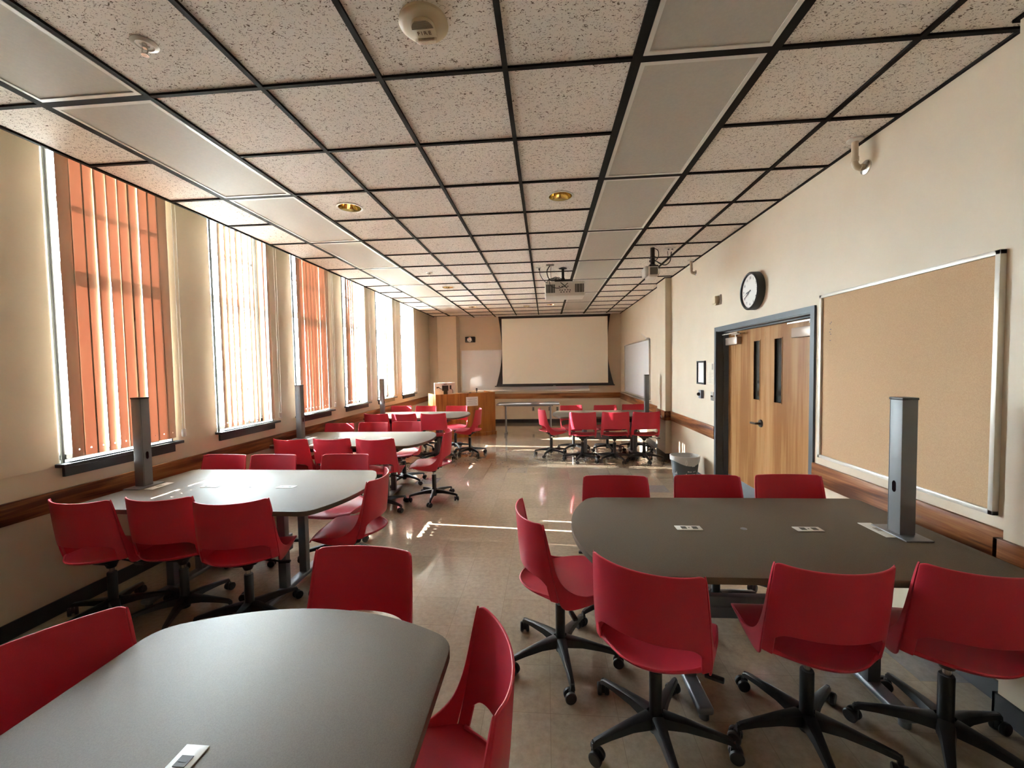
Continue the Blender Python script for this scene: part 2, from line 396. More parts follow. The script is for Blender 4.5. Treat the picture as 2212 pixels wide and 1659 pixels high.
# mean slat angle (deg, towards the far end of the room) and spread, per window
ANG = [(0, 5), (-24, 5), (-1, 3), None, (-27, 5), (-48, 8)]
WNAME = ['nearest window, its drawn slats glowing red', 'second window from the camera, its slats mostly white',
         'third window from the camera, slats glowing orange red', 'fourth window, slats half closed and half open',
         'fifth window, its open slats nearly white', 'farthest window, nearest the front wall']
for idx, (y0, hid) in enumerate(WIN):
    wo = make_window(y0, idx + 1)
    bx = XL + .028
    bl = empty('vertical_blind', (bx, y0, ZS + .04), ('beige vertical blind in the ' + WNAME[idx]) if WNAME[idx] else 'beige vertical blind on the left wall behind the camera',
               'blind', group='vertical blinds along the left wall')
    MB().box((-.02, .02, 2.13), (.02, WW + .02, 2.17)).build('headrail', 'white', bl)
    for k in range(10):
        if ANG[idx]: a, sp_ = ANG[idx]
        else: a, sp_ = ((-8, 3) if k < 4 else (-27, 4))
        o = bpy.data.objects.new('slat', random.choice(SLATS) if abs(a) < 20 else SLATS[random.choice((1, 2, 3, 4))])
        COL.objects.link(o); o.parent = bl
        o.location = (random.uniform(-.003, .003), .078 + k*.0795 + random.uniform(-1, 1)*(.003 if idx in (0, 2) else .009), 0)
        o.rotation_euler = (0, 0, -math.radians(a + random.uniform(-sp_, sp_)))
    co = MB().tube([(.03, WW + .045, 2.15), (.03, WW + .047, 1.0), (.03, WW + .045, .06)], .0022, 6).tube([(.045, WW + .065, 2.15), (.045, WW + .062, 1.0), (.04, WW + .06, .06)], .0022, 6)
    co.build('cord', 'white', bl)
    MB().box((.02, WW + .035, .0), (.045, WW + .07, .07), bev=.01).build('cord_weight', 'white', bl)

# ------------------------------------------------------------------ ceiling fittings
def ceiling_lights():
    first = None
    n = 0
    for ci, (xa, xb) in enumerate(((GX[1], GX[2]), (GX[6], GX[7]))):
        for k in range(-2, 14, 2):
            ya = 2.007 + .6096*k; yb = ya + 1.2192
            side = 'left row' if ci == 0 else 'right row'
            order = ['nearest the camera', 'second from the camera', 'third from the camera', 'fourth from the camera', 'fourth from the screen end', 'third from the screen end', 'second from the screen end', 'last before the screen wall'][(k + 2)//2]
            lab = 'unlit ceiling light panel, %s, %s' % (side, order)
            if first is None:
                w_, l_ = .562, 1.178
                first = empty('ceiling_light', (0, 0, ZC), lab, 'ceiling light')
                f = MB(); t = .022
                f.box((-w_/2, -l_/2, .001), (-w_/2 + t, l_/2, .011)).box((w_/2 - t, -l_/2, .001), (w_/2, l_/2, .011)).box((-w_/2 + t, -l_/2, .001), (w_/2 - t, -l_/2 + t, .011)).box((-w_/2 + t, l_/2 - t, .001), (w_/2 - t, l_/2, .011))
                f.build('frame', 'white', first)
                MB().box((-w_/2 + t, -l_/2 + t, .006), (w_/2 - t, l_/2 - t, .010)).build('diffuser', 'diffuser', first)
                o = first
            else: o = copy_tree(first)
            o.location = ((xa + xb)/2, (ya + yb)/2, ZC); tag(o, lab, 'ceiling light', 'recessed fluorescent panels')
ceiling_lights()
dn = ['nearest left brass recessed downlight in the ceiling tiles', 'nearest right brass recessed downlight, beside the right row of panels',
      'small brass downlight halfway down the room, left of centre', 'far left brass downlight near the screen wall', 'far right brass downlight above the projection screen']
first = None
for (x, y), lab in zip(DL, dn):
    if first is None:
        o = first = empty('recessed_downlight', (0, 0, 0), lab, 'downlight')
        MB().lathe([(.110, -.016), (.112, -.012), (.098, -.011), (.096, -.016), (.110, -.016)]).build('trim_ring', 'white', o)
        MB().lathe([(.0965, -.012), (.085, .03), (.078, .10), (.07, .14), (.0, .15)], n=40).build('reflector', 'brass', o)
        MB().lathe([(0, .06), (.02, .065), (.024, .09), (.015, .13), (0, .14)], c=(-.02, 0, 0)).build('bulb', 'white', o)
    else: o = copy_tree(first)
    o.location = (x, y, ZC + .022); tag(o, lab, 'downlight', 'recessed brass downlights')
# sprinklers
first = None
for (x, y), lab in zip([(-1.702, 1.70), (-1.71, 6.077)], ['chrome fire sprinkler in the ceiling tile nearest the camera', 'small fire sprinkler head halfway down the ceiling']):
    if first is None:
        o = first = empty('fire_sprinkler', (0, 0, 0), lab, 'sprinkler')
        MB().lathe([(.05, .0), (.05, -.004), (.034, -.010), (.030, -.006), (.018, -.006), (.018, .0)]).build('escutcheon', 'white', o)
        MB().cyl((0, 0, 0), (0, 0, -.02), .009).tube([(-.010, 0, -.02), (-.014, 0, -.032), (-.004, 0, -.05)], .0022).tube([(.010, 0, -.02), (.014, 0, -.032), (.004, 0, -.05)], .0022).cyl((0, 0, -.046), (0, 0, -.05), .014).build('sprinkler_head', 'chrome', o)
    else: o = copy_tree(first)
    o.location = (x, y, ZC + .012); tag(o, lab, 'sprinkler', 'ceiling sprinklers')
# fire strobe on the ceiling
o = empty('fire_alarm_strobe', (-.479, 1.715, ZC + .012), 'round ivory ceiling fire alarm with clear strobe, marked FIRE', 'fire alarm', rz=PI)
MB().lathe([(0, 0), (.098, 0), (.100, -.012), (.092, -.020), (.080, -.024), (0, -.026)], n=48).build('base', 'offwhite', o)
gm = MB().prism([(.048*math.cos(PI*i/14), .048*math.sin(PI*i/14) + .012) for i in range(15)] + [(-.048, -.032), (.048, -.032)], -.040, -.025, bev=.003)
gm.build('horn_housing', 'offwhite', o)
gr = MB()
for i in range(9): gr.box((-.040 + abs(i - 4)*.0, .016 + i*.0042, -.0425), (.0, .0175 + i*.0042, -.040))
gr2 = MB()
for i in range(9):
    hw = .044*math.sqrt(max(.02, 1 - ((i*.0045 + .002)/.046)**2)); gr2.box((-hw, .016 + i*.0045, -.0415), (hw, .0178 + i*.0045, -.0398))
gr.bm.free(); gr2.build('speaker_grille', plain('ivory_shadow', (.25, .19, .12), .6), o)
MB().prism([(-.046, -.034), (.046, -.034), (.034, -.052), (-.034, -.052)], -.052, -.024, bev=.003).build('strobe_lens', 'lens', o)
MB().cyl((-.028, -.042, -.036), (.028, -.042, -.036), .005).box((-.034, -.037, -.046), (.034, -.035, -.028)).build('strobe_tube', 'foil', o)
MB().mesh(text_mesh('FIRE', .025, gap=1.35), Matrix.Translation((0, -.006, -.0405)) @ Matrix(((-1, 0, 0, 0), (0, 1, 0, 0), (0, 0, -1, 0), (0, 0, 0, 1)))).build('lettering', plain('brown_letters', (.10, .045, .02), .6), o)
o = empty('smoke_detector', (-.433, 9.738, ZC + .012), 'round ivory smoke detector on the ceiling before the screen', 'smoke detector')
MB().lathe([(0, 0), (.07, 0), (.068, -.015), (.05, -.022), (0, -.03)]).build('housing', 'offwhite', o)

# pipes from ceiling to right wall
first = None
for (x, y), lab in zip([(2.0, 2.88), (2.01, 5.9)], ['ivory elbow pipe from ceiling to wall above the corkboard', 'ivory elbow pipe from ceiling to wall beyond the clock']):
    if first is None:
        o = first = empty('wall_pipe', (0, 0, 0), lab, 'pipe')
        MB().tube([(0, 0, .0), (0, 0, -.09), (0, 0, -.135), (.012, 0, -.158), (.035, 0, -.165), (.07, 0, -.165)], .019, 14, rs=None).cyl((0, 0, -.10), (0, 0, -.125), .0225).cyl((.028, 0, -.165), (.045, 0, -.165), .0225).build('elbow', 'wall_pipe', o)
        MB().lathe([(0, .012), (.045, .012), (.043, .004), (.024, -.004), (0, -.004)]).build('ceiling_flange', 'white', o)
        MB().lathe([(0, -.0), (.045, 0), (.043, .008), (.024, .016), (0, .016)], c=(.07, 0, -.165), mat=Matrix.Rotation(-PI/2, 4, 'Y')).build('wall_flange', 'chrome', o)
    else: o = copy_tree(first)
    o.location = (x, y, ZC); tag(o, lab, 'pipe', 'pipes on the right wall')

# ------------------------------------------------------------------ projectors
def projector(o, w_, h_, d_, rot=0):
    """body centred on the local origin, back of the projector faces -y; hung from above"""
    MB().box((-w_/2, -d_/2, -h_), (w_/2, d_/2, 0), bev=.022, seg=4).build('projector_body', 'white', o)
    for sx in (-1, 1):
        v = MB().box((sx*w_*.36 - w_*.11, -d_/2 - .003, -h_*.78), (sx*w_*.36 + w_*.11, -d_/2 + .002, -h_*.2), bev=.002)
        v.build('vent', plain('vent_grey', (.10, .095, .09), .5), o)
        v = MB()
        for i in range(3): v.box((sx*w_*.36 - w_*.07 + i*w_*.07 - .0015, -d_/2 - .0045, -h_*.78), (sx*w_*.36 - w_*.07 + i*w_*.07 + .0015, -d_/2, -h_*.2))
        v.build('vent_bar', 'white', o)
    pn = MB()
    for i, (px, pz) in enumerate([(-.10, .35), (-.05, .35), (0, .36), (.05, .36), (-.09, .6), (-.05, .62), (0, .6), (.05, .6), (.09, .62), (-.07, .74), (-.02, .74), (.03, .74), (.08, .74)]):
        pn.box((px*w_*1.4 - .009, -d_/2 - .004, -h_*pz - .006), (px*w_*1.4 + .009, -d_/2 + .001, -h_*pz + .006))
    pn.build('connector_panel', 'socket', o)
    MB().cyl((w_*.2, d_/2 - .005, -h_*.5), (w_*.2, d_/2 + .02, -h_*.5), .04).build('lens', 'black_gloss', o)
o = empty('projector', (.287, 6.10, 2.785), 'white ceiling projector with looping black cables near the middle of the room', 'projector')
projector(o, .565, .205, .38)
MB().cyl((-.02, -.03, .0), (-.02, -.03, .21), .019).lathe([(.022, .22), (.06, .215), (.06, .21), (.022, .2)], c=(-.02, -.03, 0)).build('mount_pole', 'black', o)
MB().box((-.09, -.09, .03), (.05, .03, .045), bev=.004).box((-.14, -.1, .003), (.12, -.08, .02)).box((-.14, .04, .003), (.12, .06, .02)).cyl((-.02, -.03, .045), (-.02, -.03, .08), .034, .022).build('mount_bracket', 'black', o)
cb = MB()
cb.tube([(-.21, -.22, .215), (-.25, -.23, .14), (-.235, -.24, .05), (-.19, -.24, .0), (-.14, -.2, .02)], .007)
cb.tube([(-.36, -.13, .20), (-.345, -.16, .10), (-.29, -.2, .01), (-.25, -.21, -.01), (-.22, -.22, .03), (-.12, -.21, .035)], .0045)
cb.tube([(-.195, -.22, .21), (-.20, -.22, .1), (-.19, -.2, .02)], .003)
cb.tube([(-.22, -.22, .0), (-.20, -.24, -.07), (-.12, -.25, -.105), (-.03, -.24, -.09), (.04, -.2, -.03)], .0055)
cb.tube([(-.08, -.15, .01), (-.03, -.22, -.05), (.03, -.2, -.10)], .006)
cb.tube([(-.24, -.2, .02), (-.12, -.16, .015), (.02, -.18, .012), (.1, -.16, .01)], .009)
for i in range(5): cb.tube([(-.21 + .02*i, -.2, .03), (-.17 + .02*i, -.17, .05 + .008*(i % 3)), (-.12 + .02*i, -.19, .025)], .005)
cb.build('cables', 'black', o)
o = empty('ceiling_plate', (.075, 5.87, ZC + .012), 'small grey junction plate where the projector cables enter the ceiling', 'plate')
MB().box((-.05, -.04, -.012), (.06, .03, 0), bev=.003).build('cover', 'steel_plate', o)
o = empty('ceiling_outlet', (-.085, 6.02, ZC + .012), 'small ceiling power outlet left of the projector with black plug', 'outlet')
MB().box((-.035, -.03, -.010), (.035, .03, 0), bev=.003).build('cover', 'white', o)
MB().cyl((.012, 0, -.01), (.012, -.0, -.04), .014, .008).build('plug', 'black', o)

o = empty('projector', (1.31, 5.22, 2.79), 'white projector hanging from the ceiling by the right wall, seen end on', 'projector')
MB().box((-.06, -.10, -.15), (.06, .13, .0), bev=.03, seg=4).box((-.10, -.08, -.13), (-.05, .10, -.01), bev=.02, seg=3).build('projector_body', 'white', o)
MB().box((-.045, -.104, -.12), (.045, -.098, -.035), bev=.003).build('vent', plain('vent_grey_side', (.16, .15, .135), .5), o)
MB().box((-.05, -.108, -.022), (.052, -.096, -.010)).box((-.035, -.05, .0), (.035, .05, .012)).build('mount_bracket', 'black', o)
MB().cyl((0, -.04, .01), (0, -.04, .21), .026).cyl((0, -.04, .085), (0, -.04, .1), .04).cyl((0, -.04, .045), (0, -.04, .06), .04).build('mount_pole', 'black', o)
MB().tube([(.02, -.05, .20), (.06, -.06, .17), (.065, -.06, .10), (.04, -.06, .06)], .005).tube([(.04, -.05, .05), (.09, -.06, .01), (.16, -.03, .005), (.22, .0, .06), (.24, .02, .17)], .006).tube([(.04, -.05, .0), (.08, -.06, -.06), (.06, -.06, -.13), (.03, -.06, -.14)], .002).tube([(.04, -.05, .05), (.12, -.04, .02), (.19, .0, .10), (.195, .02, .18)], .003).build('cables', 'black', o)
o = empty('ceiling_plate', (1.53, 5.25, ZC + .012), 'white cable outlet plate in the ceiling tiles by the side projector', 'plate')
MB().box((-.06, -.04, -.012), (.06, .04, 0), bev=.003).build('cover', 'white', o)
MB().cyl((-.01, 0, -.012), (-.01, 0, -.02), .01).cyl((.035, 0, -.012), (.035, 0, -.02), .01).build('sockets', 'socket', o)

# ------------------------------------------------------------------ door
d = MB(); fx0, fx1 = XR - .015, XR + .15
d.box((fx0, 3.35, 0), (XR + .0, DY0, 2.022)).box((fx0, DY1, 0), (XR, 5.228, 2.022)).box((fx0, DY0, DZ), (XR, DY1, 2.022))
d.box((XR, DY0 - .01, 0), (fx1, DY0 + .008, DZ)).box((XR, DY1 - .008, 0), (fx1, DY1 + .01, DZ)).box((XR, DY0, DZ - .008), (fx1, DY1, DZ + .01))
d.box((XR + .07, DY1 - .022, 0), (fx1, DY1, DZ)).box((XR + .07, DY0, 0), (fx1, DY0 + .022, DZ)).box((XR + .07, DY0, DZ - .022), (fx1, DY1, DZ))
do = struct('door_1', d, 'frame')
XD = XR + .125; SE = 4.335
def leaf(y0, y1, l0, l1, lab):
    m = MB()                                        # leaf with a glazed slot l0..l1
    za, zb = 1.205, 1.815
    m.box((XD, y0, .01), (XD + .045, l0, DZ - .012)).box((XD, l1, .01), (XD + .045, y1, DZ - .012)).box((XD, l0, .01), (XD + .045, l1, za)).box((XD, l0, zb), (XD + .045, l1, DZ - .012))
    lf = m.build('door_leaf', 'door', do)
    MB().box((XD + .015, l0, za), (XD + .025, l1, zb)).build('vision_glass', 'glass_dark', lf)
    k = MB(); t = .008
    k.box((XD - .004, l0 - t, za - t), (XD + .02, l0, zb + t)).box((XD - .004, l1, za - t), (XD + .02, l1 + t, zb + t)).box((XD - .004, l0, zb), (XD + .02, l1, zb + t)).box((XD - .004, l0, za - t), (XD + .02, l1, za))
    k.build('glass_bead', 'door', lf)
    MB().box((XD - .003, y0 + .01, .02), (XD, y1 - .01, .25)).build('kick_plate', 'metal', lf)
    return lf
lf1 = leaf(SE + .002, DY1 - .024, 4.43, 4.55, 'far')
lf2 = leaf(DY0 + .024, SE - .002, 4.035, 4.155, 'near')
lv = MB().lathe([(0, .012), (.036, .012), (.04, .004), (.04, 0)], mat=Matrix.Rotation(-PI/2, 4, 'Y'), c=(XD, 4.40, .965))
lv.tube([(XD, 4.40, .965), (XD - .045, 4.40, .965), (XD - .05, 4.42, .963), (XD - .045, 4.52, .958)], .011, 10); lv.build('lever_handle', 'bronze', lf1)
for lf, ya, yb, za in ((lf1, 4.83, 5.12, 1.80), (lf2, 3.43, 3.80, 1.80)):
    MB().box((XD - .055, ya, za), (XD, yb, za + .085), bev=.006).build('door_closer', 'sat_brown', lf)
    MB().box((XD - .04, ya + .05, za + .085), (XD - .02, ya + .08, za + .115)).box((XD - .075, ya - .12, za + .105), (XD - .06, ya + .09, za + .118)).box((XD - .10, ya - .12, za + .112), (XD - .02, ya - .10, za + .125)).box((XD - .10, ya - .12, za + .118), (XD - .085, yb - .02, za + .131)).build('closer_arm', 'chrome', lf)

# ------------------------------------------------------------------ things on the right wall
o = empty('wall_clock', (XR, 4.27, 2.295), 'round wall clock with black case and white dial above the double door', 'clock')
CY, CZ, CR = 4.27, 2.295, .185
RM = on_right(XR, CY, CZ); o.matrix_world = RM
MB().lathe([(0, 0), (CR, 0), (CR, .062), (CR - .012, .072), (CR - .020, .070), (CR - .024, .05), (0, .05)], n=64).build('case', 'black', o)
MB().lathe([(0, .050), (CR - .023, .050), (CR - .023, .053), (0, .053)], n=64).build('dial', 'white', o)
nm = MB()
for h in range(1, 13):
    a = PI/2 - h*PI/6
    nm.mesh(text_mesh(str(h), .034, .0004), Matrix.Translation((.128*math.cos(a), .128*math.sin(a), .0535)))
for h in range(60):
    a = h*PI/30; nm.box((.152, -.0008, .053), (.158, .0008, .0536), mat=Matrix.Rotation(a, 4, 'Z'))
nm.build('numerals', 'ink', o)
def hand(mn, L, wd, z): return (Matrix.Rotation(-mn*PI/30, 4, 'Z'), L, wd, z)
for nme, mn, L, wd, z in (('hour_hand', 43.3, .075, .005, .056), ('minute_hand', 40, .12, .003, .058), ('second_hand', 42.5, .14, .001, .060)):
    MB().box((-wd, -.02, z), (wd, L, z + .001), mat=Matrix.Rotation(-mn*PI/30, 4, 'Z')).build(nme, 'black', o)

o = empty('strobe_light', (XR, 5.13, 2.35), 'small grey alarm strobe box on the wall left of the clock', 'alarm')
MB((XR, 5.13, 2.35)).box((XR - .012, 5.06, 2.285), (XR, 5.17, 2.40), bev=.004).build('back_plate', 'steel_plate', o)
MB((XR, 5.13, 2.35)).box((XR - .065, 5.09, 2.30), (XR - .012, 5.18, 2.385), bev=.005).box((XR - .05, 5.10, 2.28), (XR - .02, 5.15, 2.3)).build('lens_box', 'offwhite', o)

def framed(name, y0, y1, z0, z1, label, cat):
    o = empty(name, (XR, (y0+y1)/2, z0), label, cat); P = (XR, (y0+y1)/2, z0)
    f = MB(P); t = .022
    f.box((XR - .022, y0, z0), (XR, y0 + t, z1)).box((XR - .022, y1 - t, z0), (XR, y1, z1)).box((XR - .022, y0, z0), (XR, y1, z0 + t)).box((XR - .022, y0, z1 - t), (XR, y1, z1))
    f.build('frame', 'black', o)
    MB(P).box((XR - .008, y0 + t, z0 + t), (XR - .002, y1 - t, z1 - t)).build('sheet', 'paper', o)
framed('picture_frame', 5.53, 5.80, 1.315, 1.625, 'black framed white sheet on the wall beside the door', 'frame')
P = (XR, 5.36, 1.33)
o = empty('wall_notice', P, 'cream evacuation notice between the black frame and the door', 'notice')
MB(P).box((XR - .003, 5.27, 1.325), (XR, 5.475, 1.60)).build('sheet', plain('cream_paper', (.66, .60, .48), .7), o)
k = MB(P).box((XR - .004, 5.285, 1.51), (XR - .0028, 5.33, 1.585))
for i in range(7): k.box((XR - .004, 5.29 + (i % 2)*.02, 1.345 + i*.02), (XR - .0028, 5.44, 1.348 + i*.02))
k.box((XR - .004, 5.38, 1.345), (XR - .0028, 5.382, 1.50)); k.build('printing', plain('faded_ink', (.35, .31, .26), .7), o)
P = (XR, 5.67, 1.20)
o = empty('thermostat', P, 'small metal control box with round knob under the black frame', 'thermostat')
MB(P).box((XR - .04, 5.60, 1.13), (XR, 5.68, 1.24), bev=.004).build('box', 'metal', o)
MB(P).lathe([(0, .03), (.014, .03), (.022, .02), (.022, 0)], c=(XR - .04, 5.64, 1.185), mat=Matrix.Rotation(-PI/2, 4, 'Y')).build('knob', 'black_gloss', o)
P = (XR, 5.33, 1.19)
o = empty('light_switch', P, 'flat steel light switch plate beside the door frame', 'switch')
MB(P).box((XR - .006, 5.275, 1.125), (XR, 5.36, 1.235), bev=.002).build('plate', 'steel_plate', o)
k = MB(P)
for yy in (5.30, 5.335): k.box((XR - .014, yy - .004, 1.17), (XR - .005, yy + .004, 1.19))
k.build('toggle', 'bronze', o)

P = (XR, 2.66, .87)
o = empty('corkboard', P, 'large tan corkboard in a pale aluminium frame beside the door', 'corkboard')
f = MB(P); y0, y1, z0, z1, t = 2.045, 3.275, .868, 2.082, .022
f.box((XR - .028, y0, z0), (XR, y0 + t, z1), bev=.002).box((XR - .028, y1 - t, z0), (XR, y1, z1), bev=.002).box((XR - .028, y0, z0), (XR, y1, z0 + t), bev=.002).box((XR - .028, y0, z1 - t), (XR, y1, z1), bev=.002)
f.build('frame', 'alu_white', o)
MB(P).box((XR - .014, y0 + t, z0 + t), (XR, y1 - t, z1 - t)).build('cork_panel', 'cork', o)
k = MB(P)
for yy, zz in ((3.165, 1.86), (3.168, 1.80), (3.16, 1.785), (3.163, 1.74), (3.155, 1.87), (3.16, 1.82)): k.box((XR - .0155, yy, zz), (XR - .0138, yy + .012, zz + .004))
k.build('staple_marks', 'ink', o)

P = (XR, 9.65, .87)
o = empty('whiteboard', P, 'whiteboard with tray on the right wall beyond the pilaster', 'whiteboard')
f = MB(P); y0, y1, z0, z1, t = 8.37, 10.93, .885, 2.10, .025
f.box((XR - .03, y0, z0), (XR, y0 + t, z1)).box((XR - .03, y1 - t, z0), (XR, y1, z1)).box((XR - .03, y0, z0), (XR, y1, z0 + t)).box((XR - .03, y0, z1 - t), (XR, y1, z1))
f.build('frame', 'alu', o)
MB(P).box((XR - .018, y0 + t, z0 + t), (XR, y1 - t, z1 - t)).build('board', 'whiteboard', o)
MB(P).box((XR - .10, y0 - .05, z0 - .03), (XR, y1 + .1, z0 - .018)).box((XR - .105, y0 - .05, z0 - .03), (XR - .09, y1 + .1, z0 - .005)).build('tray', 'alu', o)
MB(P).tube([(XR - .02, 8.50, 2.10), (XR - .10, 8.65, 2.21)], .006).box((XR - .05, 8.44, 2.10), (XR, 8.6, 2.125)).build('hook', 'alu', o)

# ------------------------------------------------------------------ front wall
P = (-.6, YF, .90)
o = empty('whiteboard', P, 'long whiteboard on the front wall, half hidden behind the projection screen', 'whiteboard')
f = MB(P); x0, x1, z0, z1, t = -2.40, 1.20, .905, 2.085, .022
f.box((x0, YF - .03, z0), (x0 + t, YF, z1)).box((x1 - t, YF - .03, z0), (x1, YF, z1)).box((x0, YF - .03, z0), (x1, YF, z0 + t)).box((x0, YF - .03, z1 - t), (x1, YF, z1))
f.build('frame', 'alu_white', o)
MB(P).box((x0 + t, YF - .018, z0 + t), (x1 - t, YF, z1 - t)).build('board', 'whiteboard', o)
MB(P).box((x0 + .05, YF - .09, z0 - .02), (x1, YF - .0, z0 - .008)).box((x0 + .05, YF - .095, z0 - .02), (x1, YF - .08, z0 + .035), bev=.003).build('tray', 'alu', o)

P = (.23, 11.42, ZC)
o = empty('projection_screen', P, 'large pulled-down projection screen with black border at the front of the room', 'screen')
YS = 11.40; zt_, zb_ = 2.985, 1.055
def scx(sx, z, inset=0):            # tension curve of the side borders
    u = (z - zb_)/(zt_ - zb_); L = -1.295 if sx < 0 else 1.765
    base = L if u > .5 else (L + (-.085 if sx < 0 else .085)*((.5 - u)/.5)**1.6)
    return base + sx*(-.085*(1 - (2*u - 1)**2))*1.0
bm_b = MB(P); N = 24
zz = [zb_ + (zt_ - zb_)*i/N for i in range(N + 1)]
def wave(x, z):                     # slight wrinkles at the lower left corner
    k = max(0, 1 - math.hypot(x + 1.25, z - 1.1)/.9); return .018*k*math.sin(26*((x + 1.25) - .75*(z - 1.1)))
bmb = bm_b.bm; cols = []
for z in zz:
    row = [bmb.verts.new((scx(-1, z), YS - wave(-1.3, z), z)), bmb.verts.new((-1.20, YS - wave(-1.2, z), z)), bmb.verts.new((1.69, YS, z)), bmb.verts.new((scx(1, z), YS, z))]
    cols.append(row)
for A, B in zip(cols, cols[1:]):
    bmb.faces.new([A[0], A[1], B[1], B[0]]); bmb.faces.new([A[2], A[3], B[3], B[2]])
bm_b.box((-1.20, YS - .001, 2.915), (1.69, YS + .001, zt_)).box((-1.20, YS - .001, zb_), (1.69, YS + .001, 1.11))
bm_b.build('black_border', 'black', o)
sf = MB(P); NX = 60; NZ = 36
G = [[sf.bm.verts.new((-1.20 + 2.89*i/NX, YS - .002 - wave(-1.2 + 2.89*i/NX, 1.11 + 1.805*j/NZ), 1.11 + 1.805*j/NZ)) for i in range(NX + 1)] for j in range(NZ + 1)]
for j in range(NZ):
    for i in range(NX): sf.bm.faces.new([G[j][i], G[j][i+1], G[j+1][i+1], G[j+1][i]])
sf.build('screen_fabric', 'screen', o, smooth=60)
MB(P).box((-1.42, YS - .012, 1.035), (1.87, YS + .012, 1.062), bev=.004).build('weight_bar', 'black', o)
MB(P).box((.20, YS - .014, 1.043), (.27, YS - .011, 1.055)).build('badge', 'alu', o)
MB(P).box((-1.33, YS - .05, ZC - .018), (1.80, YS + .06, ZC + .0), bev=.004).build('housing', 'white', o)

P = (-2.115, YF, 2.37)
o = empty('wall_box', P, 'small black box with reflection shaped in silver on its front, above the front whiteboard', 'fixture')  # black box of unknown use with a reflective front
MB(P).box((-2.255, YF - .10, 2.295), (-1.98, YF, 2.455), bev=.012).build('housing', 'black', o)
k = MB(P).lathe([(0, 0), (.05, .004), (.07, .02)], c=(-2.12, YF - .104, 2.37), mat=Matrix.Rotation(PI/2, 4, 'X'))
for s_ in (-1, 1): k.tube([(-2.12 + s_*.01, YF - .108, 2.445), (-2.12 + s_*.04, YF - .108, 2.40), (-2.12 + s_*.085, YF - .108, 2.31)], .007)
k.build('reflector', 'foil', o)  # silver dish and strokes shape the light reflected in the glossy front
for xx, lab in ((-.365, 'grey wall outlet under the front table, left one'), (.09, 'grey wall outlet under the front table, middle one'), (.31, 'grey wall outlet below the right end of the front table')):
    P = (xx, YF, .38)
    o = empty('wall_outlet', P, lab, 'outlet', group='outlets on the front wall')
    MB(P).box((xx - .035, YF - .008, .33), (xx + .035, YF, .445), bev=.003).build('plate', 'steel_plate', o)
    MB(P).box((xx - .014, YF - .010, .35), (xx + .014, YF - .007, .38)).box((xx - .014, YF - .010, .395), (xx + .014, YF - .007, .425)).build('sockets', 'socket', o)

# ------------------------------------------------------------------ lectern (local x along its front, y to the back)
LA = math.atan2(9.62 - 8.90, -1.20 + 2.43)
o = empty('lectern', (-2.43, 8.90, 0), 'wide oak teaching lectern at the front left of the room', 'lectern', rz=LA)
LW, LD = 1.425, .66
MB().box((0, 0, .06), (LW, .02, 1.0)).box((.5, -.004, .50), (LW - .12, 0, .503)).box((.62, -.003, .30), (.623, 0, .50)).box((1.0, -.003, .30), (1.003, 0, .50)).build('front_panel', 'lectern', o)
MB().box((0, .02, .06), (.02, LD, 1.0)).build('side_panel', 'lectern', o)
MB().box((LW - .02, .02, .06), (LW, LD, 1.0)).build('side_panel', 'lectern', o)
MB().box((-.02, -.02, 0), (LW + .02, LD, .085), bev=.004).build('plinth', 'lectern', o)
MB().box((.02, .02, .955), (LW - .02, LD, .975)).box((.02, LD - .02, .08), (LW - .02, LD, .95)).build('desktop', 'lectern', o)
LM = Matrix.Translation((-2.43, 8.90, 0)) @ Matrix.Rotation(LA, 4, 'Z')
def on_lectern(name, lx, ly, z, lab, cat):
    p = LM @ Vector((lx, ly, z)); return empty(name, p, lab, cat, rz=LA)
o = on_lectern('paper_notice', .85, 0, .80, 'white printed notice taped to the front of the lectern', 'notice')
MB().box((-.145, -.002, -.095), (.145, 0, .115)).build('sheet', 'paper', o)
k = MB()
for i in range(8): k.box((-.115 + (.03 if i in (2, 5) else 0), -.003, .08 - i*.021), (.115 - (.03 if i in (2, 5) else 0), -.0018, .084 - i*.021))
k.build('printing', 'ink', o)
o = on_lectern('computer_monitor', .30, .30, .975, 'back of a white computer monitor standing on the lectern', 'monitor')
MB().box((-.245, -.02, .0), (.245, .02, .275), bev=.008).build('screen_shell', 'white', o)
MB().box((-.07, -.06, .09), (.07, -.02, .21), bev=.008).box((-.045, -.075, .0), (.045, -.045, .12), bev=.004).box((.11, -.026, .12), (.15, -.02, .21)).box((-.2, -.024, .16), (-.14, -.02, .18)).box((-.03, -.024, .235), (.04, -.02, .245)).build('stand', 'black', o)
MB().tube([(-.2, -.03, .15), (-.15, -.04, .17), (-.11, -.035, .14), (-.06, -.04, .13)], .006).tube([(.12, -.03, .14), (.17, -.04, .10), (.18, -.04, .03)], .006).build('cable', 'black', o)
o = on_lectern('table_microphone', 1.08, .3, .975, 'small black desktop device standing on the lectern', 'microphone')
MB().lathe([(0, 0), (.035, 0), (.03, .012), (0, .015)]).cyl((0, 0, .01), (0, 0, .06), .01).box((-.018, -.018, .05), (.018, .018, .12), bev=.008).build('body', 'black', o)
o = on_lectern('computer_mouse', .88, .2, .975, 'small dark computer mouse on the lectern edge', 'mouse')
MB().lathe([(0, .032), (.02, .03), (.035, .018), (.038, 0), (0, 0)]).build('body', 'black', o)
o = on_lectern('keyboard', .62, .14, .975, 'dark keyboard lying on the lectern by the monitor', 'keyboard')
MB().box((-.12, -.05, 0), (.12, .05, .02), bev=.005).build('body', 'black', o)

